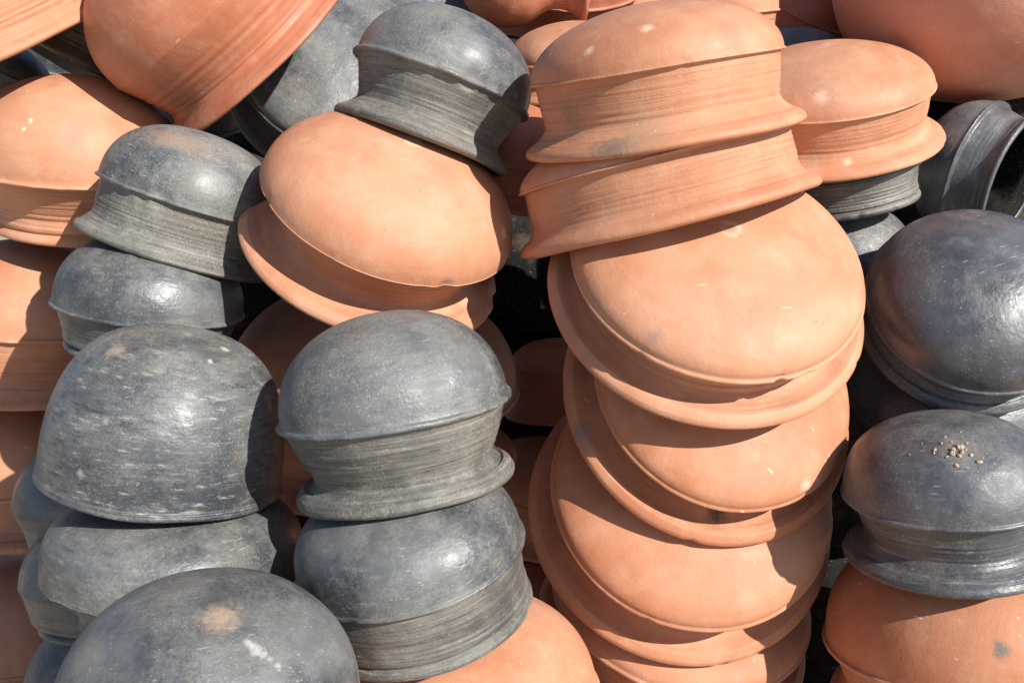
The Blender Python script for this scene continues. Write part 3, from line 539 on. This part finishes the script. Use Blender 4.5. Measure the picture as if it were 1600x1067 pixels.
    'Q15': dict(name='grey_clay_pot', label='pot of the back row, hardly seen in the dark gaps', group='back row pots in the dark gaps', C=(-0.811, 1.89, 0.037), ax=(0.2502, -0.3462, 0.9042), Rw=0.1646, hd=0.75, n=2.2, hr=0.55, rr=1.0, rn=0.87, lip=1.0, col='g', nseg=80, dust=0.04, rings=0.2),
    'Q16': dict(name='grey_clay_pot', label='pot of the back row, hardly seen in the dark gaps', group='back row pots in the dark gaps', C=(-0.8874, 1.75, -0.0823), ax=(0.4767, -0.406, 0.7797), Rw=0.1331, hd=0.75, n=2.2, hr=0.55, rr=1.0, rn=0.87, lip=1.0, col='g', nseg=80, dust=0.04, rings=0.2),
    'Q17': dict(name='grey_clay_pot', label='pot of the back row, hardly seen in the dark gaps', group='back row pots in the dark gaps', C=(-0.5647, 1.75, -0.0716), ax=(0.2209, -0.3759, 0.8999), Rw=0.1218, hd=0.75, n=2.2, hr=0.55, rr=1.0, rn=0.87, lip=1.0, col='g', nseg=80, dust=0.04, rings=0.2),
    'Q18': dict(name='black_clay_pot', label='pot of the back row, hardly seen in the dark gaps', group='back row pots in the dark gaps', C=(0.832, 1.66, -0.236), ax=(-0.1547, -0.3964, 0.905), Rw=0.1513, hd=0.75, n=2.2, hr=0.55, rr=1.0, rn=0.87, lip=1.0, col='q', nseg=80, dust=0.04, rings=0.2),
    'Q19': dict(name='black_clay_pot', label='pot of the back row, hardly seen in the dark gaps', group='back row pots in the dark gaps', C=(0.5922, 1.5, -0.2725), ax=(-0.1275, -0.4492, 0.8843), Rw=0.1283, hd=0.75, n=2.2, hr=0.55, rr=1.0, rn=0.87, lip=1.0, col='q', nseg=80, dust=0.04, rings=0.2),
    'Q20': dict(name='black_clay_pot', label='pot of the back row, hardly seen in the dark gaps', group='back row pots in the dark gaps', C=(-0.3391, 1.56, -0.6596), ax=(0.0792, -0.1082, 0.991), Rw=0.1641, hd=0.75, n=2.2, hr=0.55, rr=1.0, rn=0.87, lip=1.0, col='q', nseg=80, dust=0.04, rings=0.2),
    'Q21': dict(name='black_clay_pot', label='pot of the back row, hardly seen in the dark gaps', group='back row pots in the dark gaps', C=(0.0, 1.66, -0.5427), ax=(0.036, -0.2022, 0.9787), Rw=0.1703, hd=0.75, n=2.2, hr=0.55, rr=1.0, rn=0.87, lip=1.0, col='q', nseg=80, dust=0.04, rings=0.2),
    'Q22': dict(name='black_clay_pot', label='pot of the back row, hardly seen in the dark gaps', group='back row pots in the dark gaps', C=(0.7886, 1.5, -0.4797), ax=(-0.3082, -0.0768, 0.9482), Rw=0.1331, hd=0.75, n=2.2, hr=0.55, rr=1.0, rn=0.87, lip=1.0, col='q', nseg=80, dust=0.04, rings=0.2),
    'Q23': dict(name='terracotta_pot', label='pot of the back row, hardly seen in the dark gaps', group='back row pots in the dark gaps', C=(0.0826, 1.688, 0.1317), ax=(0.0848, -0.4618, 0.8829), Rw=0.1342, hd=0.75, n=2.2, hr=0.55, rr=1.0, rn=0.87, lip=1.0, col='r', nseg=80, dust=0.04, rings=0.2),
    'Q24': dict(name='terracotta_pot', label='pot of the back row, hardly seen in the dark gaps', group='back row pots in the dark gaps', C=(0.4337, 1.835, 0.036), ax=(-0.3359, -0.5001, 0.7981), Rw=0.1369, hd=0.75, n=2.2, hr=0.55, rr=1.0, rn=0.87, lip=1.0, col='r', nseg=80, dust=0.04, rings=0.2),
    'X0': dict(name='terracotta_pot', label='pot low in a stack, below the picture edge', group='pots below the picture edge', C=(-0.2414, 0.6669, -0.5531), ax=(0.02, -0.03, 1.0), Rw=0.128, hd=0.45, n=2.1, hr=0.5, rr=1.0, rn=0.88, lip=0.6, col='o', nseg=64),
    'X1': dict(name='terracotta_pot', label='pot low in a stack, below the picture edge', group='pots below the picture edge', C=(-0.2414, 0.6669, -0.6331), ax=(0.02, -0.03, 1.0), Rw=0.128, hd=0.45, n=2.1, hr=0.5, rr=1.0, rn=0.88, lip=0.6, col='o', nseg=64),
    'X2': dict(name='terracotta_pot', label='pot low in a stack, below the picture edge', group='pots below the picture edge', C=(-0.2414, 0.6669, -0.7131), ax=(0.02, -0.03, 1.0), Rw=0.128, hd=0.45, n=2.1, hr=0.5, rr=1.0, rn=0.88, lip=0.6, col='o', nseg=64),
    'X3': dict(name='terracotta_pot', label='pot low in a stack, below the picture edge', group='pots below the picture edge', C=(-0.2414, 0.6669, -0.8640), ax=(0.02, -0.03, 1.0), Rw=0.128, hd=0.45, n=2.1, hr=0.5, rr=1.0, rn=0.88, lip=0.6, col='o', nseg=64),
    'X4': dict(name='terracotta_pot', label='pot low in a stack, below the picture edge', group='pots below the picture edge', C=(-0.0389, 0.8523, -0.6953), ax=(0.02, -0.03, 1.0), Rw=0.128, hd=0.45, n=2.1, hr=0.5, rr=1.0, rn=0.88, lip=0.6, col='o', nseg=64),
    'X5': dict(name='terracotta_pot', label='pot low in a stack, below the picture edge', group='pots below the picture edge', C=(-0.0389, 0.8523, -0.7753), ax=(0.02, -0.03, 1.0), Rw=0.128, hd=0.45, n=2.1, hr=0.5, rr=1.0, rn=0.88, lip=0.6, col='o', nseg=64),
    'X6': dict(name='terracotta_pot', label='pot low in a stack, below the picture edge', group='pots below the picture edge', C=(-0.0389, 0.8523, -0.8640), ax=(0.02, -0.03, 1.0), Rw=0.128, hd=0.45, n=2.1, hr=0.5, rr=1.0, rn=0.88, lip=0.6, col='o', nseg=64),
    'X7': dict(name='terracotta_pot', label='pot low in a stack, below the picture edge', group='pots below the picture edge', C=(0.2014, 1.1052, -0.7049), ax=(0.02, -0.03, 1.0), Rw=0.128, hd=0.45, n=2.1, hr=0.5, rr=1.0, rn=0.88, lip=0.6, col='o', nseg=64),
    'X8': dict(name='terracotta_pot', label='pot low in a stack, below the picture edge', group='pots below the picture edge', C=(0.2014, 1.1052, -0.8640), ax=(0.02, -0.03, 1.0), Rw=0.128, hd=0.45, n=2.1, hr=0.5, rr=1.0, rn=0.88, lip=0.6, col='o', nseg=64),
    'X9': dict(name='terracotta_pot', label='pot low in a stack, below the picture edge', group='pots below the picture edge', C=(0.4991, 0.9332, -0.6925), ax=(0.02, -0.03, 1.0), Rw=0.128, hd=0.45, n=2.1, hr=0.5, rr=1.0, rn=0.88, lip=0.6, col='o', nseg=64),
    'X10': dict(name='terracotta_pot', label='pot low in a stack, below the picture edge', group='pots below the picture edge', C=(0.4991, 0.9332, -0.7725), ax=(0.02, -0.03, 1.0), Rw=0.128, hd=0.45, n=2.1, hr=0.5, rr=1.0, rn=0.88, lip=0.6, col='o', nseg=64),
    'X11': dict(name='terracotta_pot', label='pot low in a stack, below the picture edge', group='pots below the picture edge', C=(0.4991, 0.9332, -0.8640), ax=(0.02, -0.03, 1.0), Rw=0.128, hd=0.45, n=2.1, hr=0.5, rr=1.0, rn=0.88, lip=0.6, col='o', nseg=64),
    'X12': dict(name='terracotta_pot', label='pot low in a stack, below the picture edge', group='pots below the picture edge', C=(-0.5215, 1.1227, -0.8640), ax=(0.02, -0.03, 1.0), Rw=0.128, hd=0.45, n=2.1, hr=0.5, rr=1.0, rn=0.88, lip=0.6, col='o', nseg=64),
}
for key, p in POTS.items():
    make_pot(key, p)

# ------------------------------------------------------------------ ground
def ground():
    n = NT('dry earth')
    big = n.noise(1.3, 4, .6); fine = n.noise(60, 6, .7)
    c = n.mix(n.ramp(big, .35, .65), (.42, .35, .26), (.52, .45, .35))
    c = n.mix(n.ramp(fine, .4, .7, 0, .5), c, (.30, .24, .17))
    n.put(n.bsdf.inputs['Base Color'], c)
    n.bsdf.inputs['Roughness'].default_value = .95
    n.L(n.bump(n.noise(35, 7, .7), .6, .01), n.bsdf.inputs['Normal'])
    k = 60
    xs = np.concatenate([-np.geomspace(60, .2, 20), np.linspace(-.15, .15, 3), np.geomspace(.2, 60, 20)])
    X, Y = np.meshgrid(xs, xs + 1.0)
    Z = GROUND_Z + .006 * np.sin(X * 7.1 + 1) * np.cos(Y * 5.3) * np.exp(-np.hypot(X, Y) / 6)
    co = np.stack([X, Y, Z], -1).reshape(-1, 3)
    w = len(xs)
    i = np.arange(w - 1)
    a = (i[:, None] * w + i[None]).reshape(-1)
    o = bpy.data.objects.new('ground', mesh_from('ground', co, np.stack([a, a + 1, a + w + 1, a + w], 1)))
    o.data.materials.append(n.m)
    o['kind'] = 'structure'
    col.objects.link(o)
ground()

# ------------------------------------------------------------------ crumbs of dry earth on the black pot
def clod_mat():
    n = NT('dry clay crumbs')
    f = n.noise(400, 4, .7)
    n.put(n.bsdf.inputs['Base Color'], n.mix(n.ramp(f, .35, .65), (.24, .19, .13), (.50, .43, .33)))
    n.bsdf.inputs['Roughness'].default_value = .95
    return n.m

def lump(c, nrm, s, seed):
    rng = np.random.RandomState(seed)
    import bmesh
    bm = bmesh.new()
    bmesh.ops.create_icosphere(bm, subdivisions=2, radius=1.0)
    dirs = rng.normal(size=(14, 3)); dirs /= np.linalg.norm(dirs, axis=1, keepdims=True)
    amp = rng.uniform(-.45, .4, 14)
    for v in bm.verts:
        d = np.array(v.co)
        k = 1 + (amp * np.clip((dirs @ d - .45) / .55, 0, 1)).sum() + rng.normal() * .10
        v.co = v.co * k
    sc = Matrix.Diagonal((s * rng.uniform(.8, 1.3), s * rng.uniform(.8, 1.2), s * .62, 1))
    M = Vector((0, 0, 1)).rotation_difference(Vector(nrm)).to_matrix().to_4x4()
    bm.transform(M @ Matrix.Rotation(rng.uniform(0, 6.28), 4, 'Z') @ sc)
    co = np.array([v.co[:] for v in bm.verts]) 
    fa = [[v.index for v in f.verts] for f in bm.faces]
    bm.free()
    return co + np.array(c) + np.array(nrm) * s * .38, fa

cm = clod_mat()
names = ['largest tan crumb of dry earth on the black pot dome', 'smaller tan crumb of dry earth touching the largest one on the black dome']
rest_co, rest_fa = [], []
off = 0
for i, (c, nrm, s) in enumerate(CLODS):
    co, fa = lump(c, nrm, s, 50 + i)
    if i < 2:
        base = np.array(c)
        o = bpy.data.objects.new('earth_clod', mesh_from('earth_clod', co - base, fa))
        o.location = c
        o.data.materials.append(cm); col.objects.link(o)
        o['label'] = names[i]; o['category'] = 'dirt'; o['group'] = 'crumbs on the black dome'
    else:
        rest_co.append(co); rest_fa += [[v + off for v in f] for f in fa]; off += len(co)
o = bpy.data.objects.new('earth_crumbs', mesh_from('earth_crumbs', np.concatenate(rest_co), rest_fa))
o.data.materials.append(cm); col.objects.link(o)
o['label'] = 'fine crumbs of dry earth scattered on the black pot dome'; o['category'] = 'dirt'; o['kind'] = 'stuff'
